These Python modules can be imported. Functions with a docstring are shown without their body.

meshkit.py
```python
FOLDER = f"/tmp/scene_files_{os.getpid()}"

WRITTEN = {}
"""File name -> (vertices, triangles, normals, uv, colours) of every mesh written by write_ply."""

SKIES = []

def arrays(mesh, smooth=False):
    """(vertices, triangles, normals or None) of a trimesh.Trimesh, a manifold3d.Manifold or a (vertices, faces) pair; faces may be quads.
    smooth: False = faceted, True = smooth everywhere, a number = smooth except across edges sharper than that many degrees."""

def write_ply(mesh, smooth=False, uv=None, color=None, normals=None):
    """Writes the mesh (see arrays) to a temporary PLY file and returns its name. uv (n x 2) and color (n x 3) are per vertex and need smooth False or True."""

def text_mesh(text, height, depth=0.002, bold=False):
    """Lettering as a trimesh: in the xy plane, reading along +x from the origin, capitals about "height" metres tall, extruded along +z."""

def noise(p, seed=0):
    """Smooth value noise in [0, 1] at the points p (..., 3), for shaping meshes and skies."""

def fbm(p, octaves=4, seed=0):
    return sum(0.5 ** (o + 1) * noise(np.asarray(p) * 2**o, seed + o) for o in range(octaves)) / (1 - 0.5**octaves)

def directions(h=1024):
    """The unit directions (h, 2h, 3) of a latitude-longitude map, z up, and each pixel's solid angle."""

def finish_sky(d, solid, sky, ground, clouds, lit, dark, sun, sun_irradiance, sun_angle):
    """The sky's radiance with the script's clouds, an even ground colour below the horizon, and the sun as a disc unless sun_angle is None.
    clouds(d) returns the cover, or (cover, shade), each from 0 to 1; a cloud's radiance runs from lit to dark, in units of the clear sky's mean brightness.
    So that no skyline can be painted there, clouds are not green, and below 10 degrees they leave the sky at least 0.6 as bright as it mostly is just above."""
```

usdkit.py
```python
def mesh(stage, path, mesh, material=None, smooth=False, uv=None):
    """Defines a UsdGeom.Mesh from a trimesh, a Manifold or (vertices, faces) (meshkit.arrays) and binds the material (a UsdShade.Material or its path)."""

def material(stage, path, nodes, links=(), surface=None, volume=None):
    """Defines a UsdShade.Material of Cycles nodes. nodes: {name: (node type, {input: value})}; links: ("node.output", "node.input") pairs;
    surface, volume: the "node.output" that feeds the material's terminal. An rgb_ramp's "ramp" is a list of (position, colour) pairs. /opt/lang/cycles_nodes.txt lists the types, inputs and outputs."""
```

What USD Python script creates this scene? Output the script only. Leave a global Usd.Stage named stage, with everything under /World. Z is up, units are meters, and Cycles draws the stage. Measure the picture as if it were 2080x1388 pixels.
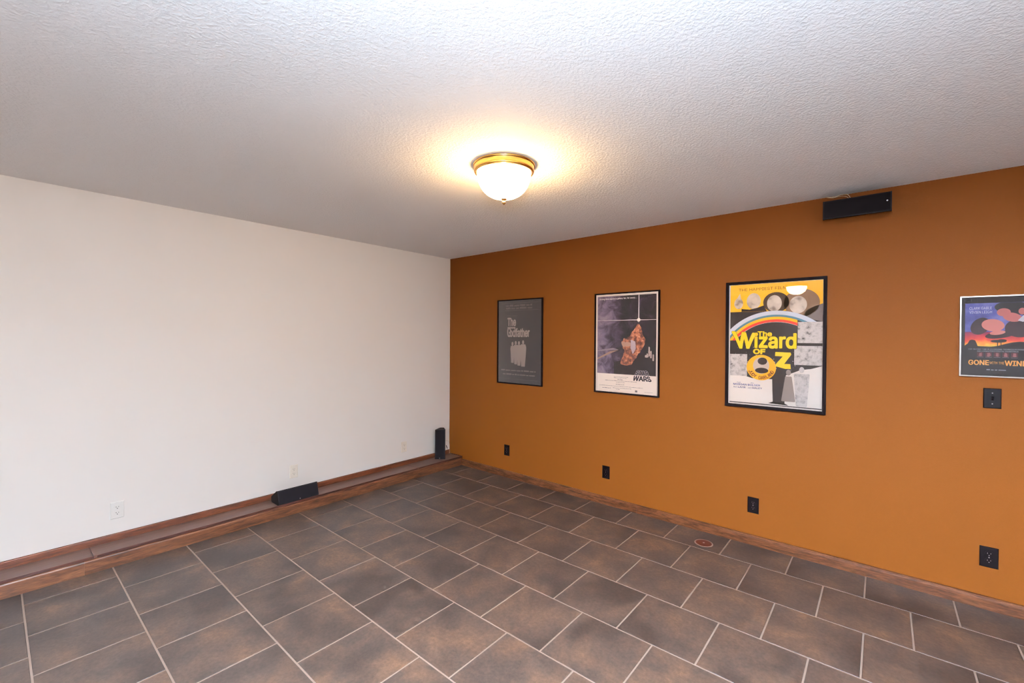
import math
import random

import meshkit
import numpy as np
import trimesh
import usdkit
from pxr import Gf, Sdf, Usd, UsdGeom, UsdLux
from shapely import affinity
from shapely.geometry import Point, Polygon, box as sbox
from shapely.ops import unary_union

rnd = random.Random(11)
PI = math.pi
stage = Usd.Stage.CreateInMemory()
UsdGeom.SetStageUpAxis(stage, UsdGeom.Tokens.z)
UsdGeom.SetStageMetersPerUnit(stage, 1.0)
UsdGeom.Xform.Define(stage, '/World')
stage.SetDefaultPrim(stage.GetPrimAtPath('/World'))
UsdGeom.Scope.Define(stage, '/World/Looks')

# Axes: the room corner in view is the origin. Orange wall = plane y 0 (room at y < 0), white wall = plane x 0 (room at x > 0).
H = 2.4625
RX, RY = 7.4, -6.9          # the room's other two walls, behind the camera
CAM = (4.0281, -3.6128, 1.5087)

# ------------------------------------------------------------------ camera
cam = UsdGeom.Camera.Define(stage, '/World/camera')
right, up, fwd = (np.array(v) for v in ((0.765093, 0.643888, 0.0064134), (-0.0101215, 0.0020668, 0.9999466), (-0.6438403, 0.7651170, -0.0080984)))
cam.AddTransformOp().Set(Gf.Matrix4d(*right, 0, *up, 0, *(-fwd), 0, *CAM, 1))
cam.CreateHorizontalApertureAttr(36.0)
cam.CreateVerticalApertureAttr(36.0 * 1388 / 2080)
cam.CreateFocalLengthAttr(893.43 * 36 / 2080)
cam.CreateClippingRangeAttr(Gf.Vec2f(0.02, 60))
cam.CreateExposureAttr(0.52)

# ------------------------------------------------------------------ light: the photographer's flash, bounced off the ceiling beside the camera
FLASH_POS = (4.10, -3.75, 1.75)
FLASH_COLOUR = (0.78, 1.0, 1.24)        # cooler than the white balance, which leans to the tungsten lamp
LAMP_STRENGTH = 56.0
LAMP_COLOUR = (1.0, 0.62, 0.27)
def aim_at(l, pos, aim):
    z = np.array(pos, float) - aim
    z /= np.linalg.norm(z)
    x = np.cross((0.05, 1, 0.1), z); x /= np.linalg.norm(x)
    y = np.cross(z, x)
    l.AddTransformOp().Set(Gf.Matrix4d(*x, 0, *y, 0, *z, 0, *pos, 1))
# the head's beam, thrown at the ceiling beside the camera
l = UsdLux.SphereLight.Define(stage, '/World/flash_beam')
l.CreateRadiusAttr(0.03)
l.CreateIntensityAttr(13500.0 / (4 * PI * PI * 0.03 ** 2))
l.CreateColorAttr(Gf.Vec3f(*FLASH_COLOUR))
sh = UsdLux.ShapingAPI.Apply(l.GetPrim())
sh.CreateShapingConeAngleAttr(60.0); sh.CreateShapingConeSoftnessAttr(1.0)
aim_at(l, FLASH_POS, (4.34, -3.95, 2.46))
# its diffuser's wide upward spill
l = UsdLux.DiskLight.Define(stage, '/World/flash_spill')
l.CreateRadiusAttr(0.03)
l.CreateIntensityAttr(72.0 / (PI * PI * 0.03 ** 2))
l.CreateColorAttr(Gf.Vec3f(*FLASH_COLOUR))
aim_at(l, FLASH_POS, (4.10, -3.66, 2.4))

# ------------------------------------------------------------------ helpers
taken = {}
def numbered(parent, name):
    k = taken.get((parent, name), 0)
    taken[(parent, name)] = k + 1
    return f'{parent}/{name}' if k == 0 else f'{parent}/{name}_{k:03d}'
def path_of(parent):
    return '/World' if parent is None else str(parent.GetPath())
def obj(name, mesh, m, parent=None, smooth=False, label=None, kind=None):
    p = usdkit.mesh(stage, numbered(path_of(parent), name), mesh, m, smooth).GetPrim()
    if label: p.SetCustomDataByKey('label', label)
    if kind: p.SetCustomDataByKey('kind', kind)
    return p
def tag(o, label=None, cat=None, group=None, kind=None):
    for k, v in (('label', label), ('category', cat), ('group', group), ('kind', kind)):
        if v: o.SetCustomDataByKey(k, v)
    return o
def thing(name, loc=(0, 0, 0), rotz=0.0, **kw):
    x = UsdGeom.Xform.Define(stage, numbered('/World', name))
    x.AddTranslateOp().Set(Gf.Vec3d(*loc)); x.AddRotateZOp().Set(float(rotz))
    return tag(x.GetPrim(), **kw)
def dup(src, name, loc, rotz, **kw):
    r = thing(name, loc, rotz, **kw)
    r.GetReferences().AddInternalReference(src.GetPath()); r.SetInstanceable(True)
    return r

def box(x0, x1, y0, y1, z0, z1):
    m = trimesh.creation.box((x1 - x0, y1 - y0, z1 - z0)); m.apply_translation(((x0 + x1) / 2, (y0 + y1) / 2, (z0 + z1) / 2)); return m
def cat(ms):
    return trimesh.util.concatenate(list(ms))
def chamfer_box(x0, x1, y0, y1, z0, z1, c, top_only=False):
    """A box whose top edges (or all edges of its outline) are chamfered by c: 8 + 4 corners."""
    v = [(x0, y0, z0), (x1, y0, z0), (x1, y1, z0), (x0, y1, z0), (x0, y0, z1 - c), (x1, y0, z1 - c), (x1, y1, z1 - c), (x0, y1, z1 - c),
         (x0 + c, y0 + c, z1), (x1 - c, y0 + c, z1), (x1 - c, y1 - c, z1), (x0 + c, y1 - c, z1)]
    q = [(3, 2, 1, 0), (8, 9, 10, 11)]
    for a in (0, 4):
        for k in range(4):
            q.append((a + k, a + (k + 1) % 4, a + 4 + (k + 1) % 4, a + 4 + k))
    f = [t for s in q for t in ((s[0], s[1], s[2]), (s[0], s[2], s[3]))]
    return trimesh.Trimesh(v, f, process=False)
def extrude(poly, d):
    gs = getattr(poly, 'geoms', [poly])
    return cat(trimesh.creation.extrude_polygon(g, d, engine='earcut') for g in gs if g.area > 1e-9)
def map_axes(m, X, Y, Z, o=(0, 0, 0)):
    m = m.copy(); M = np.eye(4); M[:3, 0], M[:3, 1], M[:3, 2], M[:3, 3] = X, Y, Z, o
    m.apply_transform(M); return m
def along(profile, axis, a, b):
    """Extrudes a closed profile along 'x' (profile in y, z) or 'y' (profile in x, z) from a to b."""
    m = extrude(Polygon(profile), abs(b - a))
    lo = min(a, b)
    if axis == 'x':
        m = map_axes(m, (0, 1, 0), (0, 0, 1), (1, 0, 0), (lo, 0, 0))
    else:
        m = map_axes(m, (1, 0, 0), (0, 0, 1), (0, -1, 0), (0, max(a, b), 0))
    return m
def tube(pts, r, n=8):
    pts = np.array(pts, float)
    # Catmull-Rom smoothing
    P = np.vstack([2 * pts[0] - pts[1], pts, 2 * pts[-1] - pts[-2]]); out = []
    for i in range(1, len(P) - 2):
        for t in np.linspace(0, 1, 7)[:-1]:
            a, b, c, d = P[i - 1:i + 3]
            out.append(0.5 * (2 * b + (c - a) * t + (2 * a - 5 * b + 4 * c - d) * t * t + (3 * b - a - 3 * c + d) * t ** 3))
    path = np.array(out + [P[-2]])
    tang = np.gradient(path, axis=0); tang /= np.linalg.norm(tang, axis=1)[:, None]
    nrm = np.cross(tang[0], (0.3, 0.5, 0.81)); V = []
    for i, p in enumerate(path):
        nrm = nrm - tang[i] * (nrm @ tang[i]); nrm /= np.linalg.norm(nrm); b = np.cross(tang[i], nrm)
        V += [p + r * (math.cos(a) * nrm + math.sin(a) * b) for a in np.arange(n) * 2 * PI / n]
    F = []
    for i in range(len(path) - 1):
        for k in range(n):
            a, b = i * n + k, i * n + (k + 1) % n
            F += [(a, b, b + n), (a, b + n, a + n)]
    e = len(V); V += [path[0], path[-1]]; L = (len(path) - 1) * n
    for k in range(n):
        F += [(e, (k + 1) % n, k), (e + 1, L + k, L + (k + 1) % n)]
    return trimesh.Trimesh(V, F, process=False)
def lathe(profile, n=64, o=(0, 0, 0)):
    m = trimesh.creation.revolve(np.array(profile, float), sections=n); m.apply_translation(o); return m
def ell(cx, cz, rx, rz, rot=0, n=40):
    return affinity.translate(affinity.rotate(affinity.scale(Point(0, 0).buffer(1, n // 4), rx, rz), rot, origin=(0, 0)), cx, cz)

# ------------------------------------------------------------------ materials
def srgb(r, g, b):
    return tuple((c / 12.92 if c <= 0.04045 else ((c + 0.055) / 1.055) ** 2.4) for c in (r / 255, g / 255, b / 255))
MATS = {}
def plain(name, rgb, rough=0.5, metal=0.0, spec=0.5, **kw):
    MATS[name] = usdkit.material(stage, f'/World/Looks/{name}', {'p': ('principled_bsdf', dict(base_color=srgb(*rgb), roughness=rough, metallic=metal, specular_ior_level=spec, **kw))}, [], surface='p.BSDF')
    return MATS[name]
def bumped(name, rgb, scale, dist, rough=0.6, detail=3.0, strength=1.0, spec=0.3, rgb2=None, mottle=2.0):
    nodes = {'g': ('geometry', {}), 'n': ('noise_texture', dict(scale=scale, detail=detail, roughness=0.6)), 'b': ('bump', dict(strength=strength, distance=dist)),
             'p': ('principled_bsdf', dict(base_color=srgb(*rgb), roughness=rough, specular_ior_level=spec))}
    links = [('g.position', 'n.vector'), ('n.fac', 'b.height'), ('b.normal', 'p.normal')]
    if rgb2:
        nodes['n2'] = ('noise_texture', dict(scale=mottle, detail=4.0)); nodes['r'] = ('rgb_ramp', {'ramp': [(0.35, srgb(*rgb)), (0.65, srgb(*rgb2))]})
        links += [('g.position', 'n2.vector'), ('n2.fac', 'r.fac'), ('r.color', 'p.base_color')]
    MATS[name] = usdkit.material(stage, f'/World/Looks/{name}', nodes, links, surface='p.BSDF')
    return MATS[name]
def wood(name, dark, mid, light, stretch, rough=0.4, seed=0.0, spec=0.5, fine=1.0):
    """Grain drawn out along one axis by the mapping's scale."""
    nodes = {'g': ('geometry', {}), 'm': ('mapping', dict(scale=stretch, location=(seed, seed * 1.7, seed * 0.6))),
             'n': ('noise_texture', dict(scale=1.0, detail=5.0, roughness=0.62, distortion=0.6)),
             'm2': ('mapping', dict(scale=tuple(4.5 * s for s in stretch))), 'n2': ('noise_texture', dict(scale=1.0, detail=2.0)),
             'r': ('rgb_ramp', {'ramp': [(0.30, srgb(*dark)), (0.46, srgb(*mid)), (0.62, srgb(*light)), (0.74, srgb(*mid))]}),
             'r2': ('rgb_ramp', {'ramp': [(0.35, (0.62 + 0.38 * (1 - fine),) * 3), (0.60, (1, 1, 1))]}),
             'mx': ('mix', dict(mix_type='multiply', fac=1.0)), 'b': ('bump', dict(strength=0.25, distance=0.0006)),
             'p': ('principled_bsdf', dict(roughness=rough, specular_ior_level=spec))}
    links = [('g.position', 'm.vector'), ('m.vector', 'n.vector'), ('g.position', 'm2.vector'), ('m2.vector', 'n2.vector'), ('n.fac', 'r.fac'), ('n2.fac', 'r2.fac'),
             ('r.color', 'mx.color1'), ('r2.color', 'mx.color2'), ('mx.color', 'p.base_color'), ('n2.fac', 'b.height'), ('b.normal', 'p.normal')]
    MATS[name] = usdkit.material(stage, f'/World/Looks/{name}', nodes, links, surface='p.BSDF')
    return MATS[name]
def mottled(name, stops, scale, rough=0.55, detail=4.0, dist=0.0, squash=(1, 1, 1), spec=0.3, per_object=False):
    nodes = {'g': ('geometry', {}), 'm': ('mapping', dict(scale=squash)), 'n': ('noise_texture', dict(dimensions='4D', scale=scale, detail=detail, roughness=0.6, distortion=dist)),
             'r': ('rgb_ramp', {'ramp': [(a, srgb(*c)) for a, c in stops]}), 'p': ('principled_bsdf', dict(roughness=rough, specular_ior_level=spec))}
    links = [('g.position', 'm.vector'), ('m.vector', 'n.vector'), ('n.fac', 'r.fac'), ('r.color', 'p.base_color')]
    MATS[name] = usdkit.material(stage, f'/World/Looks/{name}', nodes, links, surface='p.BSDF')
    return MATS[name]

bumped('white_paint', (241, 238, 235), 260, 0.0007, rough=0.55, strength=0.25, spec=0.25)
bumped('orange_paint', (107, 56, 11), 210, 0.0012, rough=0.65, strength=0.45, spec=0.12)
bumped('tan_paint', (212, 198, 184), 210, 0.0012, rough=0.6, strength=0.4, spec=0.2)
# sprayed ceiling texture: blobs flattened on top
MATS['ceiling_texture'] = usdkit.material(stage, '/World/Looks/ceiling_texture', {
    'g': ('geometry', {}), 'n': ('noise_texture', dict(scale=85, detail=3.0, roughness=0.55)), 'r': ('rgb_ramp', {'ramp': [(0.40, (0, 0, 0)), (0.66, (1, 1, 1))]}),
    'b': ('bump', dict(strength=0.42, distance=0.0030)), 'p': ('principled_bsdf', dict(base_color=srgb(240, 238, 237), roughness=0.8, specular_ior_level=0.15))},
    [('g.position', 'n.vector'), ('n.fac', 'r.fac'), ('r.color', 'b.height'), ('b.normal', 'p.normal')], surface='p.BSDF')
# stone-look porcelain tile: grey-brown clouds with rust, shifted per tile
MATS['tile'] = usdkit.material(stage, '/World/Looks/tile', {
    'g': ('geometry', {}), 'o': ('object_info', {}), 'w': ('math', dict(math_type='multiply', value2=37.0)),
    'n': ('noise_texture', dict(dimensions='4D', scale=5.2, detail=8.0, roughness=0.72, distortion=0.4)),
    'n2': ('noise_texture', dict(dimensions='4D', scale=2.6, detail=3.0, roughness=0.5)),
    'n3': ('noise_texture', dict(scale=55.0, detail=4.0, roughness=0.7)),
    'r': ('rgb_ramp', {'ramp': [(0.30, srgb(50, 36, 29)), (0.44, srgb(70, 53, 44)), (0.55, srgb(92, 67, 52)), (0.66, srgb(116, 83, 61)), (0.78, srgb(128, 95, 74))]}),
    'r2': ('rgb_ramp', {'ramp': [(0.38, srgb(54, 42, 36)), (0.62, srgb(80, 68, 62))]}),
    'f': ('rgb_ramp', {'ramp': [(0.40, (0.15, 0.15, 0.15)), (0.60, (0.75, 0.75, 0.75))]}),
    'mx': ('mix', dict(mix_type='mix')), 'r3': ('rgb_ramp', {'ramp': [(0.3, (0.62, 0.61, 0.60)), (0.7, (1.14, 1.14, 1.14))]}), 'mu': ('mix', dict(mix_type='multiply', fac=1.0)),
    'b': ('bump', dict(strength=0.30, distance=0.0012)), 'p': ('principled_bsdf', dict(roughness=0.46, specular_ior_level=0.34))},
    [('o.random', 'w.value1'), ('g.position', 'n.vector'), ('w.value', 'n.w'), ('g.position', 'n2.vector'), ('w.value', 'n2.w'), ('g.position', 'n3.vector'), ('n.fac', 'r.fac'), ('n2.fac', 'r2.fac'), ('n2.fac', 'f.fac'),
     ('f.color', 'mx.fac'), ('r.color', 'mx.color2'), ('r2.color', 'mx.color1'), ('n3.fac', 'r3.fac'), ('mx.color', 'mu.color1'), ('r3.color', 'mu.color2'), ('mu.color', 'p.base_color'), ('n.fac', 'b.height'), ('b.normal', 'p.normal')], surface='p.BSDF')
bumped('grout', (150, 130, 118), 300, 0.0008, rough=0.85, strength=0.5, spec=0.1, rgb2=(136, 116, 104))
wood('oak_y', (38, 20, 12), (82, 46, 27), (106, 64, 40), (48, 4.5, 48), rough=0.38, spec=0.35)
wood('oak_y_red', (36, 15, 9), (76, 36, 19), (96, 50, 28), (50, 4.5, 50), rough=0.40, seed=3.0, spec=0.35)
wood('oak_y_pale', (42, 23, 14), (90, 52, 31), (112, 70, 46), (44, 5.0, 44), rough=0.38, spec=0.35, seed=7.0)
wood('oak_x', (34, 15, 8), (78, 42, 23), (100, 59, 35), (6.0, 48, 48), rough=0.30, spec=0.26)
wood('shelf_veneer', (78, 52, 42), (97, 69, 57), (108, 80, 67), (90, 2.2, 90), rough=0.42, spec=0.35, fine=0.4)
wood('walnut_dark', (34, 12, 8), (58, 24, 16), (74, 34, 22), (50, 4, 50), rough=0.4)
plain('brass', (232, 178, 98), 0.24, 1.0)
plain('speaker_black', (18, 14, 15), 0.5, spec=0.08)
bumped('speaker_cloth', (19, 15, 16), 900, 0.0006, rough=0.8, strength=0.8, spec=0.03)
plain('badge_silver', (205, 205, 210), 0.3, 0.8)
plain('wire_clear', (196, 182, 160), 0.35)
plain('plug_dark', (48, 44, 46), 0.5)
plain('outlet_white', (238, 237, 234), 0.35)
plain('outlet_ivory', (240, 233, 222), 0.35)
plain('outlet_slot', (70, 66, 64), 0.6)
plain('outlet_black', (13, 7, 8), 0.45, spec=0.07)
plain('contact_metal', (150, 138, 136), 0.35, 0.9)
plain('copper_lid', (84, 36, 24), 0.5, 0.2, spec=0.3)
plain('caulk', (138, 116, 104), 0.7)
plain('frame_black', (18, 12, 12), 0.55, spec=0.02)
plain('frame_silver', (178, 166, 160), 0.28, 0.85)
plain('backing_card', (60, 50, 42), 0.8)
MATS['shade_glass'] = usdkit.material(stage, '/World/Looks/shade_glass', {'p': ('principled_bsdf', dict(base_color=srgb(250, 244, 232), roughness=0.3, emission_color=LAMP_COLOUR, emission_strength=LAMP_STRENGTH))}, [], surface='p.BSDF')
MATS['poster_glazing'] = usdkit.material(stage, '/World/Looks/poster_glazing', {
    'f': ('fresnel', dict(IOR=1.42)), 't': ('transparent_bsdf', dict(color=(0.985, 0.985, 0.985))), 'gl': ('glossy_bsdf', dict(color=(1, 1, 1), roughness=0.012)), 'm': ('mix_closure', {})},
    [('f.fac', 'm.fac'), ('t.BSDF', 'm.closure1'), ('gl.BSDF', 'm.closure2')], surface='m.closure')

# ------------------------------------------------------------------ the room shell
tag(obj('ceiling', box(-0.12, RX + 0.12, RY - 0.12, 0.12, H, H + 0.12), MATS['ceiling_texture']), 'white sprayed-texture ceiling', 'ceiling', kind='structure')
tag(obj('wall_left', box(-0.12, 0, RY - 0.12, 0.12, 0, H), MATS['white_paint']), 'plain white painted wall left of the corner', 'wall', kind='structure')
tag(obj('wall_right', box(0, RX + 0.12, 0, 0.12, 0, H), MATS['orange_paint']), 'burnt orange painted wall hung with posters', 'wall', kind='structure')
tag(obj('wall_rear', box(0, RX + 0.12, RY - 0.12, RY, 0, H), MATS['tan_paint']), 'tan painted wall behind the camera', 'wall', kind='structure')
tag(obj('wall_side', box(RX, RX + 0.12, RY, 0, 0, H), MATS['tan_paint']), 'tan painted wall at the far right outside the view', 'wall', kind='structure')

# floor: a grout bed with every tile in sight a piece of its own, in running bond
floor = tag(UsdGeom.Xform.Define(stage, '/World/floor').GetPrim(), 'brown stone-look tile floor laid in running bond', 'floor', kind='structure')
taken[('/World', 'floor')] = 1
obj('grout', box(-0.12, RX + 0.12, RY - 0.12, 0.12, -0.06, -0.0022), MATS['grout'], floor)
S, Y0, G = 0.3965, -0.3232, 0.0078
OFF = {0: -0.002, 1: 0.198, 2: 0.0046, 3: 0.207, 4: 0.0045, 5: 0.195, 6: -0.0094, 7: 0.179, 8: -0.018}
tiles = []
for r in range(0, 18):
    ytop, ybot = (0.0, Y0) if r == 0 else (Y0 - (r - 1) * S, Y0 - r * S)
    ybot = max(ybot, RY)
    if ytop <= RY: break
    off = OFF.get(r, 0.198 if r % 2 else -0.002)
    for k in range(-1, 20):
        a, b = max(off + k * S, 0.0), min(off + (k + 1) * S, RX)
        if b - a < 0.02 or ytop - ybot < 0.02: continue
        g = G / 2
        c = np.array(((a + b) / 2, (ytop + ybot) / 2, 0)) - CAM
        dist = c @ fwd
        seen = dist > 0.15 and abs(c @ right) < 1.35 * dist + 0.5 and (-(c @ up)) < 0.95 * dist + 0.5
        dz = rnd.uniform(-0.0003, 0.0003)
        tiles.append((dist if seen else 1e9 + np.linalg.norm(c), chamfer_box(a + g, b - g, ybot + g, ytop - g if r else -0.001, -0.008, dz, 0.0014)))
near = sorted(tiles, key=lambda t: t[0])
single = [t for t in near if t[0] < 1e9][:290]
rest = near[len(single):]
for d, m in single:
    obj('tile', m, MATS['tile'], floor)
if rest:
    obj('tile_field', cat(m for d, m in rest), MATS['tile'], floor, kind='stuff')

# skirting on the orange wall, with a rounded top
def base_profile(h, t):
    return [(0, 0), (-t, 0), (-t, h - 0.022), (-t + 0.002, h - 0.014), (-t + 0.0035, h - 0.010), (-t + 0.003, h - 0.006), (-t + 0.006, h - 0.002), (-t + 0.010, h), (0, h)]
br = tag(UsdGeom.Xform.Define(stage, '/World/baseboard_right').GetPrim(), 'low oak skirting along the foot of the orange wall', 'baseboard', kind='structure')
for a, b in ((0.236, 2.418), (2.420, 4.9), (4.902, RX)):
    obj('skirting_board', along(base_profile(0.072, 0.016), 'x', a, b), MATS['oak_x'], br, smooth=35)
tag(obj('baseboard_left', along([(0, 0.09), (0.013, 0.09), (0.013, 0.136), (0.011, 0.143), (0.006, 0.146), (0, 0.146)], 'y', RY, 0), MATS['oak_y_red'], smooth=35), 'oak skirting strip above the low ledge on the white wall', 'baseboard', kind='structure')

# the low wooden ledge along the white wall: shelf boards, oak nosing boards, end strip
ledge = tag(UsdGeom.Xform.Define(stage, '/World/trim_1').GetPrim(), 'low wooden ledge running along the foot of the white wall', 'ledge', kind='structure')
SHELF_Z, NOSE_Z = 0.099, 0.0850
ex = lambda y: 0.2125 + 0.0062 * y          # shelf edge; the ledge narrows slightly towards the camera
obj('core', map_axes(extrude(Polygon([(0.001, RY), (ex(RY) - 0.003, RY), (ex(0) - 0.003, -0.001), (0.001, -0.001)]), 0.078), (1, 0, 0), (0, 1, 0), (0, 0, 1)), MATS['walnut_dark'], ledge)
cuts = [-0.011, -0.645, -3.189, -5.73, RY]
for i in range(4):
    a, b = cuts[i] - (0.0035 if i else 0), cuts[i + 1] + (0.0035 if i < 3 else 0)
    pl = Polygon([(0.0135, b), (ex(b) - 0.007, b), (ex(b) - 0.007, b + 0.014), (ex(b), b + 0.014), (ex(a), a), (0.0135, a)])
    m = extrude(pl, SHELF_Z - 0.079)
    m.apply_translation((0, 0, 0.079))
    obj('shelf_board', m, MATS['shelf_veneer'], ledge)
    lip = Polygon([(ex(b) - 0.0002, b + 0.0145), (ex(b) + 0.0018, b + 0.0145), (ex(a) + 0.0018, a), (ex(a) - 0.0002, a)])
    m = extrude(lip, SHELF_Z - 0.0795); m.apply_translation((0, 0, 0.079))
    obj('edge_band', m, MATS['walnut_dark'], ledge)  # walnut tone carries both the dark finish and the shade on this face
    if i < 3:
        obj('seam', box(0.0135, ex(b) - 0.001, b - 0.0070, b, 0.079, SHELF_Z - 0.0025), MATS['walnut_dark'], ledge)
ncuts = [-0.0165, -3.231, -5.65, RY]
for i in range(3):
    a, b = ncuts[i] - (0.0001 if i else 0), ncuts[i + 1] + (0.0001 if i < 2 else 0)
    t = 0.0185
    prof = [(0, 0), (t, 0), (t, NOSE_Z - 0.012), (t - 0.0012, NOSE_Z - 0.007), (t - 0.004, NOSE_Z - 0.0025), (t - 0.008, NOSE_Z), (0.001, NOSE_Z), (0, NOSE_Z - 0.001)]
    m = along(prof, 'y', a, b)
    v = m.vertices.copy(); v[:, 0] += ex(0) + 0.0062 * v[:, 1] + 0.0020
    obj('nosing_board', trimesh.Trimesh(v, m.faces, process=False), MATS['oak_y_pale' if i == 1 else 'oak_y'], ledge, smooth=40)
obj('end_strip', box(0.014, ex(0) + 0.016, -0.0105, -0.0005, 0.079, 0.1045), MATS['walnut_dark'], ledge)

# ------------------------------------------------------------------ ceiling light
LX, LY = 2.418, -1.777
lamp = thing('ceiling_light', (LX, LY, H), 0, label='flush dome ceiling light with white glass and polished brass rim, lit', cat='ceiling light')
ring = [(0.10, 0), (0.166, 0), (0.1705, -0.002), (0.172, -0.006), (0.1705, -0.010), (0.167, -0.0115), (0.1655, -0.014), (0.1645, -0.024), (0.1640, -0.030), (0.1655, -0.0325), (0.1660, -0.0355), (0.1645, -0.0385),
        (0.161, -0.040), (0.1590, -0.0425), (0.1585, -0.0460), (0.1575, -0.0475), (0.152, -0.048), (0.148, -0.046), (0.146, -0.030), (0.10, -0.004), (0.10, 0)]
obj('rim', lathe(ring, 96), MATS['brass'], lamp, smooth=40, label='polished brass rim')
dome = [(0.1475, -0.036), (0.1500, -0.0465), (0.1495, -0.056), (0.1465, -0.076), (0.1405, -0.097), (0.1310, -0.117), (0.1165, -0.138), (0.0970, -0.156), (0.0740, -0.1695), (0.0490, -0.1785), (0.0250, -0.183), (0.0, -0.1845)]
obj('glass_shade', lathe(dome, 72), MATS['shade_glass'], lamp, smooth=True, label='glowing white glass dome')
fin = [(0.0, -0.1825), (0.0150, -0.1835), (0.0160, -0.1870), (0.0130, -0.1900), (0.0075, -0.1935), (0.0070, -0.1965), (0.0095, -0.2000), (0.0105, -0.2050), (0.0090, -0.2095), (0.0055, -0.2125), (0.0030, -0.2160), (0.0, -0.2170)]
obj('finial', lathe(fin, 24), MATS['brass'], lamp, smooth=True, label='small brass finial')

dup(lamp, 'ceiling_light', (2.90, -5.30, H), 0, label="twin dome ceiling light behind the camera, mirrored in the rainbow poster's glass", cat='ceiling light')  # invented second lamp, added out of view to brighten the poster glass

# ------------------------------------------------------------------ loudspeakers
def speaker(axis, back, upv, centre, badge, label, grp):
    """Slim wedge-backed satellite: long axis 'axis', 'back' points away from the grille, the middle of the front face at 'centre'."""
    t = thing('speaker', centre, 0, label=label, cat='speaker', group=grp)
    L = 0.169
    A = lambda m: map_axes(m, axis, back, upv)
    def body(prof, x0, x1):
        m = extrude(Polygon(prof), x1 - x0)                              # profile in (depth, height)
        return A(map_axes(m, (0, 1, 0), (0, 0, 1), (1, 0, 0), (x0, 0, 0)))
    hexa = [(0.006, -0.0575), (0.022, -0.058), (0.136, -0.0245), (0.1445, -0.016), (0.1445, 0.016), (0.136, 0.0245), (0.022, 0.058), (0.006, 0.0575)]
    obj('cabinet', body(hexa, -L + 0.006, L - 0.006), MATS['speaker_black'], t)
    cap = [(0.003, -0.0575), (0.022, -0.059), (0.137, -0.0252), (0.1455, -0.0165), (0.1455, 0.0165), (0.137, 0.0252), (0.022, 0.059), (0.003, 0.0575)]
    obj('end_cap', body(cap, -L, -L + 0.0062), MATS['speaker_black'], t)
    obj('end_cap', body(cap, L - 0.0062, L), MATS['speaker_black'], t)
    zs = np.linspace(-0.056, 0.056, 15)
    gr = [(0.0065, -0.0562)] + [(0.0008 + 22 * 0.1 * z * z, z) for z in zs] + [(0.0065, 0.0562)]
    gr = [(min(d, 0.0062), z) for d, z in gr]
    obj('grille', body(gr, -L + 0.0064, L - 0.0064), MATS['speaker_cloth'], t, smooth=30, label='black cloth grille')
    bx, bz = badge
    b = trimesh.creation.cylinder(0.0042, 0.0022, sections=20)
    b = map_axes(b, (1, 0, 0), (0, 0, 1), (0, -1, 0), (bx, 0.0008 + 2.2 * bz * bz, bz))
    obj('badge', A(b), MATS['badge_silver'], t, label='small silver badge')
    return t
speaker((1, 0, 0), (0, 1, 0), (0, 0, 1), (3.8955, -0.1462, 2.3435), (0.148, 0.005), 'slim black bar speaker mounted high on the orange wall under the ceiling', 'slim black satellite speakers')
speaker((0, 1, 0), (-0.958, 0, -0.2866), (-0.2866, 0, 0.958), (0.2010, -1.9005, 0.1613), (0.008, -0.045), 'slim black speaker lying on the ledge, tilted up, below a white outlet', 'slim black satellite speakers')
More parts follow.
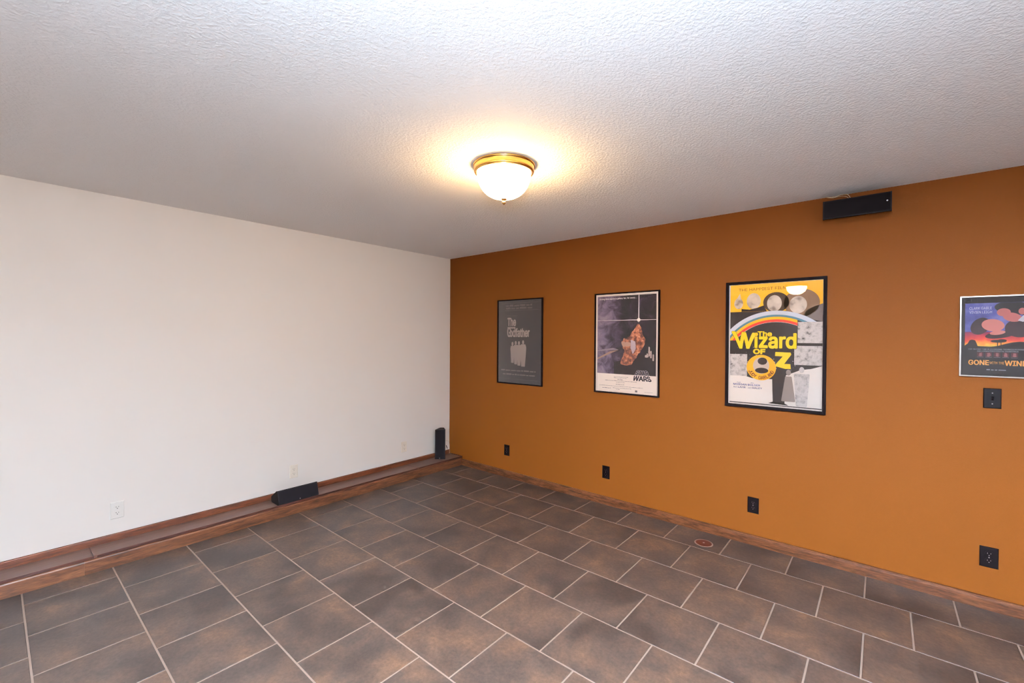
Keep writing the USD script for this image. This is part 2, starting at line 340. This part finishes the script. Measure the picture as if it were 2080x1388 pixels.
speaker((0, 0, 1), (-0.64, 0.7684, 0), (-0.7684, -0.64, 0), (0.1265, -0.2585, SHELF_Z + 0.169), (-0.158, 0.004), 'slim black speaker standing upright on the ledge in the room corner', 'slim black satellite speakers')

c = thing('speaker_cable', (0, 0, 0), 0, label='thin pale wire looping from the ceiling edge to the high speaker', cat='cable')
obj('wire', tube([(3.736, -0.004, H - 0.002), (3.748, -0.022, H - 0.008), (3.772, -0.034, 2.4490), (3.800, -0.034, 2.4535), (3.825, -0.034, 2.4575), (3.848, -0.036, 2.4500), (3.862, -0.040, 2.425), (3.868, -0.046, 2.398)], 0.0016), MATS['wire_clear'], c, smooth=True)
obj('wire', tube([(3.738, -0.004, H - 0.002), (3.750, -0.020, H - 0.010), (3.776, -0.030, 2.4455), (3.806, -0.030, 2.449), (3.832, -0.030, 2.445), (3.852, -0.034, 2.428), (3.860, -0.042, 2.398)], 0.0012), MATS['wire_clear'], c, smooth=True)
c = thing('speaker_cable', (0, 0, 0), 0, label='thin wire and dark plug behind the upright corner speaker', cat='cable')
obj('wire', tube([(0.035, -0.150, 0.272), (0.022, -0.10, 0.268), (0.012, -0.055, 0.262), (0.007, -0.020, 0.248), (0.008, -0.008, 0.220), (0.010, -0.007, 0.180), (0.014, -0.010, 0.150), (0.018, -0.013, 0.125), (0.030, -0.018, 0.1035), (0.05, -0.022, 0.1025)], 0.0012), MATS['wire_clear'], c, smooth=True)
obj('wire', tube([(0.024, -0.030, 0.106), (0.020, -0.036, 0.13), (0.013, -0.042, 0.165)], 0.0011), MATS['plug_dark'], c, smooth=True)
obj('plug', tube([(0.0115, -0.0435, 0.168), (0.009, -0.052, 0.188), (0.0075, -0.058, 0.203)], 0.0042), MATS['plug_dark'], c, smooth=40, label='small dark plug')

# ------------------------------------------------------------------ outlets and switch (local: plate in x, z; front towards -y)
def plate(w, h, t=0.0055, c=0.0035):
    m = chamfer_box(-w / 2, w / 2, -h / 2, h / 2, 0, t, c)
    return map_axes(m, (1, 0, 0), (0, 0, 1), (0, -1, 0))
def face_prism(poly, d0, d1):
    return map_axes(extrude(poly, d1 - d0), (1, 0, 0), (0, 0, 1), (0, -1, 0), (0, -d0, 0))
def outlet(loc, rotz, body, slot, grp, label, w=0.0715, h=0.115):
    t = thing('wall_outlet', loc, rotz, label=label, cat='outlet', group=grp)
    obj('cover_plate', plate(w, h), body, t)
    for s in (1, -1):
        rp = ell(0, s * 0.0195, 0.0170, 0.0170).intersection(sbox(-0.02, s * 0.0195 - 0.0142, 0.02, s * 0.0195 + 0.0142))
        r = obj('receptacle', face_prism(rp, 0.005, 0.0072), body, t)
        for dx, hh in ((-0.0064, 0.0032), (0.0064, 0.0027)):
            obj('slot', face_prism(sbox(dx - 0.0013, s * 0.0195 + 0.0035 - hh, dx + 0.0013, s * 0.0195 + 0.0035 + hh), 0.0068, 0.0075), slot, r)
        obj('ground_hole', face_prism(ell(0, s * 0.0195 - 0.0072, 0.0026, 0.0026, n=16), 0.0068, 0.0075), slot, r)
    obj('screw', face_prism(ell(0, 0, 0.0032, 0.0032, n=16), 0.005, 0.0066), body if slot is MATS['outlet_slot'] else MATS['contact_metal'], t)
    return t
w0 = outlet((0, -3.047, 0.304), 90, MATS['outlet_white'], MATS['outlet_slot'], 'pale outlets on the white wall', 'white duplex outlet on the white wall, left of the lying speaker', w=0.0735)
i0 = outlet((0, -1.857, 0.298), 90, MATS['outlet_ivory'], MATS['outlet_slot'], 'pale outlets on the white wall', 'ivory duplex outlet right above the lying speaker')
dup(i0, 'wall_outlet', (0, -0.667, 0.298), 90, label='ivory duplex outlet next to the upright corner speaker', cat='outlet', group='pale outlets on the white wall')
b0 = outlet((0.925, 0, 0.291), 0, MATS['outlet_black'], MATS['contact_metal'], 'dark outlets on the orange wall', 'black outlet under the grey poster, nearest the room corner', w=0.074)
for x, z, lab in ((2.116, 0.291, 'black outlet below the white-edged poster with the purple picture'), (3.315, 0.290, 'black outlet below the large poster with the rainbow'), (4.499, 0.294, 'black outlet straight below the dark wall switch')):
    dup(b0, 'wall_outlet', (x, 0, z), 0, label=lab, cat='outlet', group='dark outlets on the orange wall')
sw = thing('light_switch', (4.5025, 0, 1.1875), 0, label='black toggle switch plate below the silver-framed poster', cat='switch')
obj('cover_plate', plate(0.070, 0.112), MATS['outlet_black'], sw)
obj('toggle', map_axes(chamfer_box(-0.0042, 0.0042, -0.009, 0.009, 0, 0.011, 0.0025), (1, 0, 0), (0, -0.45, 0.893), (0, -0.893, -0.45), (0, -0.004, 0.001)), MATS['outlet_black'], sw)
for s in (1, -1):
    obj('screw', face_prism(ell(0, s * 0.030, 0.0030, 0.0030, n=16), 0.005, 0.0066), MATS['contact_metal'], sw)

# ------------------------------------------------------------------ round cover in the floor
fc = thing('floor_cover', (3.034, -0.215, 0), 0, label='round copper-brown cover plate set in a floor tile by the skirting', cat='floor cover')
obj('ring', lathe([(0.055, -0.004), (0.0640, -0.004), (0.0640, 0.0008), (0.062, 0.0014), (0.055, 0.0010), (0.055, -0.004)], 48), MATS['caulk'], fc, smooth=40, label='pale ring around the lid')
obj('lid', lathe([(0.0, -0.003), (0.0545, -0.003), (0.0545, 0.0016), (0.052, 0.0026), (0.0, 0.0030)], 48), MATS['copper_lid'], fc, smooth=40)
obj('screw', lathe([(0.0, 0.0025), (0.0065, 0.0025), (0.0065, 0.0042), (0.0, 0.0050)], 16), MATS['contact_metal'], fc, smooth=40)

# ------------------------------------------------------------------ framed posters. Pictures are plain stand-ins; the lettering is copied.
INK = {}
def ink(rgb):
    k = 'ink_%d_%d_%d' % rgb
    if k not in INK: INK[k] = plain(k, rgb, 0.6, 0.0, 0.2)
    return INK[k]
class Poster:
    """Everything in wall coordinates (x along the wall, z up); layers rise 0.25 mm each from the sheet."""
    def __init__(self, x0, x1, z0, z1, fw, fmat, label, sheet, depth=0.018):
        self.o = ((x0 + x1) / 2, (z0 + z1) / 2)
        self.t = thing('framed_poster', (self.o[0], 0, self.o[1]), 0, label=label, cat='poster', group=None)
        self.k = 0
        self.sh = None
        a, b = sbox(x0, z0, x1, z1), sbox(x0 + fw, z0 + fw, x1 - fw, z1 - fw)
        corners = [(x0, z0), (x1, z0), (x1, z1), (x0, z1)]; inner = [(x0 + fw, z0 + fw), (x1 - fw, z0 + fw), (x1 - fw, z1 - fw), (x0 + fw, z1 - fw)]
        for i in range(4):
            j = (i + 1) % 4
            q = Polygon([corners[i], corners[j], inner[j], inner[i]])
            obj('frame_bar', self.prism(q, 0.001, depth, 0.0015), fmat, self.t)
        obj('backing', self.prism(sbox(x0 + 0.002, z0 + 0.002, x1 - 0.002, z1 - 0.002), 0.0005, 0.005), MATS['backing_card'], self.t)
        self.sh = obj('print_sheet', self.prism(sbox(x0 + fw * .6, z0 + fw * .6, x1 - fw * .6, z1 - fw * .6), 0.005, 0.006), sheet, self.t)
        obj('glazing', self.prism(sbox(x0 + fw * .6, z0 + fw * .6, x1 - fw * .6, z1 - fw * .6), depth - 0.0055, depth - 0.004), MATS['poster_glazing'], self.t, label='clear glass')
    def prism(self, poly, d0, d1, c=0.0):
        m = map_axes(extrude(poly, d1 - d0), (1, 0, 0), (0, 0, 1), (0, -1, 0), (-self.o[0], -d0, -self.o[1]))
        return m
    def lay(self, name, poly, m, level, label=None):
        d = 0.0058 + 0.0004 * level
        return obj(name, self.prism(poly, d - 0.0003, d + 0.0003), m if not isinstance(m, tuple) else ink(m), self.sh, label=label)
    def text(self, s, x0, x1, z0, z1, rgb, level, bold=False, name='lettering', warp=None, outline=None, fat=0.0):
        m = meshkit.text_mesh(s, 1.0, 1.0, bold)
        v = m.vertices.copy(); lo, hi = v.min(0), v.max(0)
        u = (v[:, 0] - lo[0]) / (hi[0] - lo[0]); w = (v[:, 1] - lo[1]) / (hi[1] - lo[1])
        x, z = (x0 + u * (x1 - x0), z0 + w * (z1 - z0)) if warp is None else warp(u, w)
        d = 0.0058 + 0.0004 * level
        def build(dx, dz, dd):
            return trimesh.Trimesh(np.stack([x + dx - self.o[0], -(dd - 0.0003 + 0.0006 * v[:, 2]), z + dz - self.o[1]], 1), m.faces, process=False)
        if fat:
            obj(name, cat(build(fat * math.cos(a), fat * math.sin(a), d - 0.00008 + 0.000005 * i) for i, a in enumerate(np.arange(8) * PI / 4)), ink(rgb), self.sh)
        if outline:
            rgb2, e = outline
            obj('lettering_edge', cat(build(e * math.cos(a), e * math.sin(a), d - 0.0003 + 0.000005 * i) for i, a in enumerate(np.arange(8) * PI / 4)), ink(rgb2), self.sh)
        return obj(name, build(0, 0, d), ink(rgb), self.sh)
    def print_lines(self, rows, rgb, level, seed, name='fine_print'):
        """Rows too small to read in the photograph: (x0, x1, z, height), broken into word-long dashes."""
        q, out = random.Random(seed), []
        for x0, x1, z, h in rows:
            x = x0
            while x < x1 - h * 0.3:
                w = min(q.uniform(1.2, 5.5) * h, x1 - x)
                out.append(sbox(x, z, x + w, z + h * q.choice((0.75, 1.0)))); x += w + h * 0.7
        return self.lay(name, unary_union(out), rgb, level)
def rough_blob(pts, seed, amp):
    q = np.array(Polygon(pts).buffer(amp).segmentize(amp * 1.2).exterior.coords)[:-1]
    n = meshkit.noise(np.c_[q / (amp * 2.2), np.full(len(q), seed * 3.1)], seed) - 0.5
    c = q.mean(0); d = q - c; d /= np.linalg.norm(d, axis=1)[:, None]
    return Polygon(q + d * (n * 2.4 * amp)[:, None]).buffer(0)

# -- 1: grey poster nearest the corner
mottled('print_slate', [(0.3, (44, 36, 40)), (0.7, (54, 46, 50))], 5.0)
p = Poster(0.789, 1.400, 1.016, 1.920, 0.0115, MATS['frame_black'], 'black-framed dark grey film poster with pale lettering, nearest the room corner', MATS['print_slate'])
PALE = (176, 160, 154); DIM = (112, 98, 98)
p.text('The', 0.929, 1.046, 1.635, 1.724, PALE, 2, True, 'title_lettering', fat=0.0022)
p.text('odfather', 0.962, 1.231, 1.519, 1.612, PALE, 2, True, 'title_lettering', fat=0.0022)
p.text('G', 0.927, 0.975, 1.519, 1.622, PALE, 2, True, 'title_lettering', fat=0.0022)
p.lay('title_bar', sbox(0.930, 1.609, 1.040, 1.625), PALE, 2)
for i, (x, zt, zb, w) in enumerate(((1.000, 1.468, 1.246, 0.050), (1.045, 1.478, 1.232, 0.050), (1.090, 1.477, 1.220, 0.056), (1.146, 1.486, 1.212, 0.074))):
    col = Polygon([(x - w * .28, zb), (x + w * .28, zb), (x + w * .42, zb + 0.10), (x + w * .52, zt - 0.075), (x + w * .36, zt - 0.047), (x - w * .36, zt - 0.047), (x - w * .52, zt - 0.075), (x - w * .42, zb + 0.10)]).buffer(0.004)
    p.lay('pale_shape', unary_union([col, ell(x, zt - 0.022, 0.0135, 0.021)]), PALE, 1 + 0.5 * i)
for z in (1.881, 1.8025, 1.0685):
    p.lay('rule', sbox(0.838, z - 0.0012, 1.345, z + 0.0012), DIM, 1)
p.print_lines([(0.905, 1.262, 1.846, 0.018), (0.905, 1.262, 1.817, 0.018)], (104, 90, 92), 1, 3)
p.print_lines([(0.930, 1.060, 1.742, 0.005)], DIM, 1, 4)
p.print_lines([(0.842, 1.325, 1.155, 0.014), (0.865, 1.310, 1.113, 0.014)], (136, 122, 118), 1, 5)

# -- 2: white-edged poster
mottled('print_white', [(0.3, (244, 230, 222)), (0.7, (248, 235, 227))], 2.0)
MATS['print_night'] = usdkit.material(stage, '/World/Looks/print_night', {
    'g': ('geometry', {}), 'n': ('noise_texture', dict(scale=9, detail=4.0, roughness=0.6, distortion=0.8)), 'x': ('separate_xyz', {}),
    'a': ('map_range', dict(from_min=2.05, from_max=2.33, to_min=0.34, to_max=-0.06, clamp=True)), 's': ('math', dict(math_type='add')),
    'r': ('rgb_ramp', {'ramp': [(0.36, (0.010, 0.008, 0.012)), (0.52, srgb(46, 34, 46)), (0.64, srgb(78, 62, 84)), (0.80, srgb(126, 108, 134)), (0.95, srgb(150, 134, 152))]}), 'p': ('principled_bsdf', dict(roughness=0.6, specular_ior_level=0.2))},
    [('g.position', 'n.vector'), ('g.position', 'x.vector'), ('x.x', 'a.value'), ('a.result', 's.value1'), ('n.fac', 's.value2'), ('s.value', 'r.fac'), ('r.color', 'p.base_color')], surface='p.BSDF')
mottled('print_ember', [(0.30, (52, 30, 30)), (0.45, (112, 62, 48)), (0.56, (190, 112, 76)), (0.66, (222, 168, 136)), (0.78, (240, 222, 214))], 26.0, detail=5.0)
p = Poster(1.995, 2.606, 1.017, 1.919, 0.0115, MATS['frame_black'], 'black-framed film poster with white edges and a dark purple picture', MATS['print_white'])
p.lay('picture_panel', sbox(2.023, 1.193, 2.576, 1.889), MATS['print_night'], 1, 'dark purple picture field')
p.lay('picture_edge', sbox(2.018, 1.028, 2.583, 1.894).difference(sbox(2.0195, 1.0295, 2.5815, 1.8925)), (150, 142, 146), 1)
p.lay('dark_ground', Polygon([(2.19, 1.194), (2.575, 1.194), (2.575, 1.345), (2.52, 1.37), (2.42, 1.372), (2.34, 1.33), (2.19, 1.30)]), (40, 26, 28), 2)
p.lay('warm_patch', rough_blob([(2.421, 1.630), (2.470, 1.505), (2.450, 1.43), (2.400, 1.36), (2.350, 1.29), (2.262, 1.292), (2.300, 1.40), (2.275, 1.49), (2.350, 1.535)], 2, 0.010), MATS['print_ember'], 3, 'warm orange patch')
p.lay('pale_streak', rough_blob([(2.355, 1.49), (2.385, 1.48), (2.39, 1.43), (2.37, 1.385), (2.355, 1.43)], 5, 0.006), (188, 170, 182), 4)
p.lay('pale_streak', rough_blob([(2.27, 1.475), (2.34, 1.47), (2.34, 1.45), (2.28, 1.44)], 6, 0.006), (178, 140, 122), 4)
p.lay('pale_streak', Polygon([(2.024, 1.392), (2.235, 1.410), (2.18, 1.426), (2.024, 1.401)]), (150, 132, 146), 2)
p.lay('pale_streak', Polygon([(2.024, 1.318), (2.235, 1.409), (2.15, 1.395), (2.024, 1.330)]), (172, 136, 120), 2)
for x, z, h in ((2.500, 1.366, 0.03), (2.516, 1.40, 0.075), (2.532, 1.375, 0.055), (2.552, 1.350, 0.05), (2.487, 1.36, 0.015)):
    p.lay('pale_fleck', rough_blob([(x - 0.004, z - h / 2), (x + 0.004, z - h / 2), (x + 0.003, z + h / 2), (x - 0.003, z + h / 2)], int(x * 997), 0.003), (196, 178, 170), 3)
p.lay('light_beam', Polygon([(2.4165, 1.672), (2.4245, 1.672), (2.4235, 1.889), (2.4175, 1.889)]), (246, 238, 236), 4)
p.lay('light_beam', Polygon([(2.0235, 1.6715), (2.42, 1.6685), (2.5755, 1.6695), (2.5755, 1.6735), (2.42, 1.6755), (2.0235, 1.6735)]), (240, 230, 230), 4)
st = [(2.4205 + r * math.cos(a), 1.672 + r * math.sin(a)) for a, r in zip(np.arange(24) * PI / 12, [0.024, 0.014, 0.017, 0.013, 0.019, 0.013] * 4)]
p.lay('light_star', Polygon(st), (255, 246, 236), 5)
p.text('A long time ago in a galaxy far, far away...', 2.041, 2.400, 1.856, 1.874, (238, 230, 228), 2, True)
trap = lambda x0b, x1b, x0t, x1t, z0, z1: (lambda u, w: ((x0b + (x0t - x0b) * w) * (1 - u) + (x1b + (x1t - x1b) * w) * u, z0 + (z1 - z0) * w))
p.text('STAR', 0, 0, 0, 0, (40, 32, 48), 5, True, 'title_lettering', trap(2.389, 2.519, 2.408, 2.500, 1.193, 1.233), ((236, 226, 226), 0.0030), 0.0012)
p.text('WARS', 0, 0, 0, 0, (40, 32, 48), 5, True, 'title_lettering', trap(2.365, 2.543, 2.384, 2.521, 1.144, 1.187), ((236, 226, 226), 0.0030), 0.0012)
p.print_lines([(2.19, 2.331, 1.166, 0.004), (2.19, 2.315, 1.156, 0.004), (2.225, 2.275, 1.142, 0.005), (2.105, 2.405, 1.130, 0.005), (2.213, 2.294, 1.117, 0.005), (2.21, 2.29, 1.098, 0.006), (2.044, 2.461, 1.082, 0.004), (2.075, 2.160, 1.060, 0.006), (2.18, 2.36, 1.066, 0.004), (2.21, 2.25, 1.055, 0.004), (2.475, 2.55, 1.050, 0.003)], (164, 154, 158), 1, 9)
p.lay('small_mark', sbox(2.392, 1.044, 2.412, 1.060), (110, 102, 108), 1)

# -- 3: the big rainbow poster
mottled('print_amber', [(0.3, (250, 176, 20)), (0.7, (255, 196, 40))], 4.0)
mottled('print_grey_photo', [(0.30, (62, 56, 56)), (0.40, (190, 178, 174)), (0.55, (224, 212, 208)), (0.75, (196, 184, 180))], 34.0, detail=5.0)
mottled('print_pale_photo', [(0.30, (150, 130, 118)), (0.45, (212, 194, 180)), (0.7, (232, 214, 200))], 16.0, detail=2.0)
mottled('print_black', [(0.3, (34, 26, 28)), (0.7, (46, 36, 38))], 6.0)
p = Poster(3.120, 3.744, 1.007, 1.936, 0.0195, MATS['frame_black'], 'large black-framed film poster with a rainbow and yellow title lettering', MATS['print_white'], depth=0.022)
p.lay('black_field', sbox(3.149, 1.215, 3.722, 1.713), MATS['print_black'], 1, 'black picture field')
p.lay('amber_band', sbox(3.149, 1.713, 3.722, 1.914), MATS['print_amber'], 1, 'amber band along the top')
p.text('THE HAPPIEST FILM E', 3.205, 3.540, 1.866, 1.886, (150, 84, 10), 2, False)
p.lay('pale_oval', unary_union([ell(3.205, 1.775, 0.030, 0.040), Polygon([(3.186, 1.80), (3.224, 1.80), (3.214, 1.85)])]), MATS['print_pale_photo'], 3, 'small pale oval')
p.lay('pale_oval', ell(3.305, 1.790, 0.046, 0.058), MATS['print_pale_photo'], 3, 'pale oval')
p.lay('dark_oval', ell(3.447, 1.775, 0.080, 0.072), (84, 66, 52), 2, 'dark oval')
p.lay('pale_oval', ell(3.437, 1.768, 0.046, 0.058), MATS['print_pale_photo'], 4, 'pale oval on dark')
p.lay('tan_oval', ell(3.600, 1.765, 0.105, 0.095), (150, 116, 92), 2, 'large tan oval')
p.lay('pale_oval', ell(3.580, 1.752, 0.052, 0.060), MATS['print_pale_photo'], 4, 'pale oval on tan')
p.lay('dark_band', Polygon([(3.225, 1.714), (3.225, 1.735), (3.28, 1.728), (3.33, 1.74), (3.37, 1.755), (3.39, 1.714)]), (40, 30, 30), 4)
p.lay('grey_corner', Polygon([(3.722, 1.632), (3.722, 1.755), (3.66, 1.73), (3.62, 1.70), (3.62, 1.66)]), (132, 118, 116), 2)
# rainbow: bands of one arc, cut to the picture field
CX, CZ = 3.445, 1.318
def arc(r0, r1): return (Point(CX, CZ).buffer(r1, 64).difference(Point(CX, CZ).buffer(r0, 64))).intersection(sbox(3.1485, 1.49, 3.722, 1.80))
keep = sbox(3.1485, 1.40, 3.578, 1.80)
for r0, r1, rgb, kp in ((0.368, 0.397, (222, 224, 236), sbox(3.1485, 1.45, 3.70, 1.80)), (0.354, 0.368, (96, 142, 160), sbox(3.1485, 1.45, 3.66, 1.80)), (0.335, 0.354, (252, 182, 24), keep), (0.318, 0.335, (236, 58, 42), keep), (0.3155, 0.318, (240, 222, 214), keep)):
    g = (Point(CX, CZ).buffer(r1, 64).difference(Point(CX, CZ).buffer(r0, 64))).intersection(kp).intersection(sbox(3.1485, 1.50, 3.722, 1.80))
    p.lay('rainbow_band', g, rgb, 5)
EDGE = ((40, 28, 20), 0.0050)
YEL = (252, 208, 20)
wz = lambda u, w: (3.163 + u * 0.160 + (1 - w) * (0.030 - 0.052 * u), 1.443 + w * (0.124 - 0.012 * u))
p.text('W', 0, 0, 0, 0, YEL, 7, True, 'title_lettering', wz, EDGE, 0.0030)
p.text('izard', 3.315, 3.572, 1.446, 1.557, YEL, 7, True, 'title_lettering', None, EDGE, 0.0024)
p.text('The', 3.334, 3.424, 1.532, 1.568, YEL, 7, True, 'title_lettering', fat=0.0014)
p.text('OF', 3.307, 3.383, 1.404, 1.439, YEL, 7, True, 'title_lettering', None, EDGE, 0.0024)
p.lay('title_lettering', Polygon([(3.447, 1.421), (3.540, 1.419), (3.544, 1.404), (3.502, 1.338), (3.539, 1.338), (3.542, 1.303), (3.508, 1.303), (3.446, 1.320), (3.452, 1.336), (3.492, 1.390), (3.445, 1.392)]), (254, 206, 40), 7)
p.lay('amber_disc', ell(3.358, 1.3055, 0.0945, 0.0925), (246, 176, 34), 7, 'round amber disc')
p.lay('pale_disc', ell(3.358, 1.320, 0.052, 0.060), (214, 192, 178), 8, 'pale centre of the disc')
p.lay('dark_shape', unary_union([ell(3.366, 1.352, 0.030, 0.026), ell(3.362, 1.284, 0.042, 0.020)]), (52, 40, 40), 9)
s = 'JUDY GARLAND'
letters = []
for i, ch in enumerate(s):
    if ch == ' ': continue
    a = math.radians(203 + 134 * i / (len(s) - 1))
    m = meshkit.text_mesh(ch, 0.0225, 0.0006, True); m.apply_translation((-m.bounds[:, 0].mean(), 0, 0)); m.vertices[:, 0] *= 0.82
    m.apply_transform(trimesh.transformations.rotation_matrix(a + PI / 2, (0, 0, 1)))
    r = 0.0865
    letters.append(map_axes(m, (1, 0, 0), (0, 0, 1), (0, -1, 0), (3.358 + r * math.cos(a) - p.o[0], -0.0092, 1.3055 + r * 0.98 * math.sin(a) - p.o[1])))
obj('ring_lettering', cat(letters), ink((96, 34, 12)), p.sh)
q = random.Random(5)
stars = [ell(3.155 + q.random() * 0.42, 1.29 + q.random() * 0.19, r, r, n=8) for r in [q.choice((0.0012, 0.0018, 0.0028)) for _ in range(70)]]
p.lay('star_specks', unary_union(stars), (226, 216, 214), 2)
p.lay('white_ground', Polygon([(3.1495, 1.03), (3.722, 1.03), (3.722, 1.332), (3.66, 1.31), (3.60, 1.300), (3.56, 1.28), (3.44, 1.225), (3.30, 1.225), (3.22, 1.25), (3.1495, 1.245)]), MATS['print_white'], 2)
p.lay('photo_panel', sbox(3.1495, 1.238, 3.266, 1.400), MATS['print_grey_photo'], 3, 'small grey picture at the left edge')
p.lay('photo_panel', sbox(3.580, 1.486, 3.722, 1.632), MATS['print_grey_photo'], 6, 'upper grey picture at the right edge')
p.lay('photo_panel', sbox(3.561, 1.334, 3.722, 1.467), MATS['print_grey_photo'], 6, 'lower grey picture at the right edge')
def post(x, zb, zt, wb, wt):
    return unary_union([Polygon([(x - wb, zb), (x + wb, zb), (x + wt, zt - 0.055), (x - wt, zt - 0.055)]).buffer(0.006), ell(x, zt - 0.022, 0.015, 0.021)])
p.lay('dark_figure', post(3.470, 1.060, 1.312, 0.030, 0.036), (52, 40, 38), 4)
p.lay('tan_figure', post(3.528, 1.080, 1.300, 0.036, 0.014), (164, 146, 138), 5)
p.lay('grey_figure', post(3.606, 1.052, 1.322, 0.026, 0.040), MATS['print_grey_photo'], 4)
p.lay('dark_base', Polygon([(3.405, 1.052), (3.53, 1.046), (3.50, 1.062), (3.44, 1.068)]), (48, 40, 38), 4)
p.text('MORGAN BOLGER', 3.174, 3.353, 1.167, 1.181, (92, 98, 150), 3, True)
p.text('LAHR', 3.206, 3.258, 1.147, 1.160, (100, 100, 140), 3, True)
p.text('HALEY', 3.302, 3.366, 1.147, 1.160, (100, 100, 140), 3, True)
p.text('Frank', 3.200, 3.225, 1.184, 1.193, (110, 108, 150), 3); p.text('Ray', 3.292, 3.312, 1.184, 1.193, (110, 108, 150), 3)
p.text('Bert', 3.176, 3.200, 1.148, 1.158, (110, 108, 150), 3); p.text('Jack', 3.272, 3.298, 1.148, 1.158, (110, 108, 150), 3)
p.lay('rule', sbox(3.149, 1.037, 3.722, 1.0425), (46, 38, 44), 3)

# -- 4: small silver-framed poster at the right edge
mottled('print_dusk', [(0.30, (58, 56, 110)), (0.5, (94, 92, 164)), (0.72, (140, 132, 190))], 10.0)
MATS['print_sunset'] = usdkit.material(stage, '/World/Looks/print_sunset', {
    'g': ('geometry', {}), 'n': ('noise_texture', dict(scale=24, detail=3.0, distortion=0.6)), 'x': ('separate_xyz', {}),
    'a': ('map_range', dict(from_min=1.475, from_max=1.565, to_min=0.0, to_max=0.75, clamp=True)), 'm': ('math', dict(math_type='multiply_add', value2=0.5)),
    'r': ('rgb_ramp', {'ramp': [(0.18, srgb(252, 226, 90)), (0.38, srgb(248, 150, 50)), (0.56, srgb(220, 70, 50)), (0.80, srgb(176, 44, 62)), (1.0, srgb(110, 44, 80))]}), 'p': ('principled_bsdf', dict(roughness=0.6, specular_ior_level=0.2))},
    [('g.position', 'n.vector'), ('g.position', 'x.vector'), ('x.z', 'a.value'), ('n.fac', 'm.value1'), ('a.result', 'm.value3'), ('m.value', 'r.fac'), ('r.color', 'p.base_color')], surface='p.BSDF')
plain('print_ink', (30, 22, 30), 0.6, 0, 0.2)
p = Poster(4.369, 4.668, 1.307, 1.7625, 0.0065, MATS['frame_silver'], 'small silver-framed film poster with a violet and fiery red picture', MATS['print_ink'], depth=0.020)
p.lay('sky_panel', sbox(4.391, 1.545, 4.646, 1.722), MATS['print_dusk'], 1, 'violet sky field')
p.lay('sunset_band', sbox(4.391, 1.474, 4.646, 1.560), MATS['print_sunset'], 2, 'red and yellow sunset band')
p.lay('dark_shape', unary_union([ell(4.452, 1.592, 0.036, 0.050, -25), ell(4.53, 1.545, 0.06, 0.020, 12), ell(4.60, 1.58, 0.055, 0.05)]), (58, 32, 40), 3)
p.lay('rose_shape', unary_union([ell(4.500, 1.597, 0.044, 0.034, -12), ell(4.518, 1.555, 0.030, 0.012, 10)]), (206, 122, 112), 4)
p.lay('dark_shape', unary_union([ell(4.580, 1.690, 0.075, 0.036, -8), ell(4.63, 1.66, 0.02, 0.05)]).intersection(sbox(4.391, 1.5, 4.6455, 1.7215)), (44, 36, 42), 4)
p.lay('rose_shape', unary_union([ell(4.540, 1.668, 0.026, 0.022), ell(4.572, 1.640, 0.036, 0.024, -20), ell(4.608, 1.672, 0.014, 0.018)]), (192, 106, 100), 5)
p.lay('white_shape', Polygon([(4.592, 1.622), (4.612, 1.65), (4.645, 1.66), (4.645, 1.625), (4.61, 1.614)]), (206, 196, 204), 6)
hill = [(4.391, 1.466), (4.391, 1.482), (4.403, 1.494), (4.410, 1.512), (4.420, 1.516), (4.432, 1.512), (4.438, 1.496), (4.442, 1.480), (4.47, 1.478), (4.495, 1.477), (4.52, 1.482), (4.545, 1.492), (4.575, 1.502), (4.60, 1.506), (4.646, 1.503), (4.646, 1.466)]
p.lay('hill_shape', Polygon(hill), (34, 24, 30), 5, 'dark hill outline')
p.lay('tree_shape', unary_union([ell(4.522, 1.508, 0.030, 0.008), ell(4.535, 1.512, 0.018, 0.007), sbox(4.517, 1.48, 4.520, 1.508), sbox(4.530, 1.484, 4.533, 1.508)]), (44, 26, 32), 5)
WHITE = (214, 206, 220)
p.text('CLARK GABLE', 4.408, 4.495, 1.686, 1.701, WHITE, 5, False); p.text('VIVIEN LEIGH', 4.408, 4.496, 1.664, 1.679, WHITE, 5, False)
p.text('FOR THE FIRST TIME IN ITS ORIGINAL TECHNICOLOR GRANDEUR', 4.407, 4.630, 1.4585, 1.4665, (176, 170, 178), 2, False)
p.text('AND A REMASTERED DIGITAL SOUNDTRACK', 4.440, 4.597, 1.4475, 1.4550, (176, 170, 178), 2, False)
for i in range(5):
    x = 4.4405 + 0.0323 * i
    p.lay('small_picture', sbox(x, 1.421, x + 0.025, 1.445), (84, 34, 44), 2)
    p.lay('small_shape', rough_blob([(x + .009, 1.424), (x + .017, 1.424), (x + .016, 1.440), (x + .010, 1.440)], 30 + i, 0.0022), (160, 96, 96), 3)
    p.lay('caption_line', sbox(x, 1.4165, x + 0.025, 1.4180), (140, 120, 130), 2)
GOLD = (236, 156, 76)
p.text('GONE', 4.407, 4.487, 1.373, 1.401, GOLD, 3, True, 'title_lettering', fat=0.0005)
p.text('WITH THE', 4.4895, 4.5445, 1.380, 1.394, GOLD, 3, False, 'title_lettering')
p.text('WIND', 4.547, 4.630, 1.373, 1.401, GOLD, 3, True, 'title_lettering', fat=0.0005)
p.print_lines([(4.478, 4.557, 1.345, 0.006)], (150, 144, 156), 2, 8)
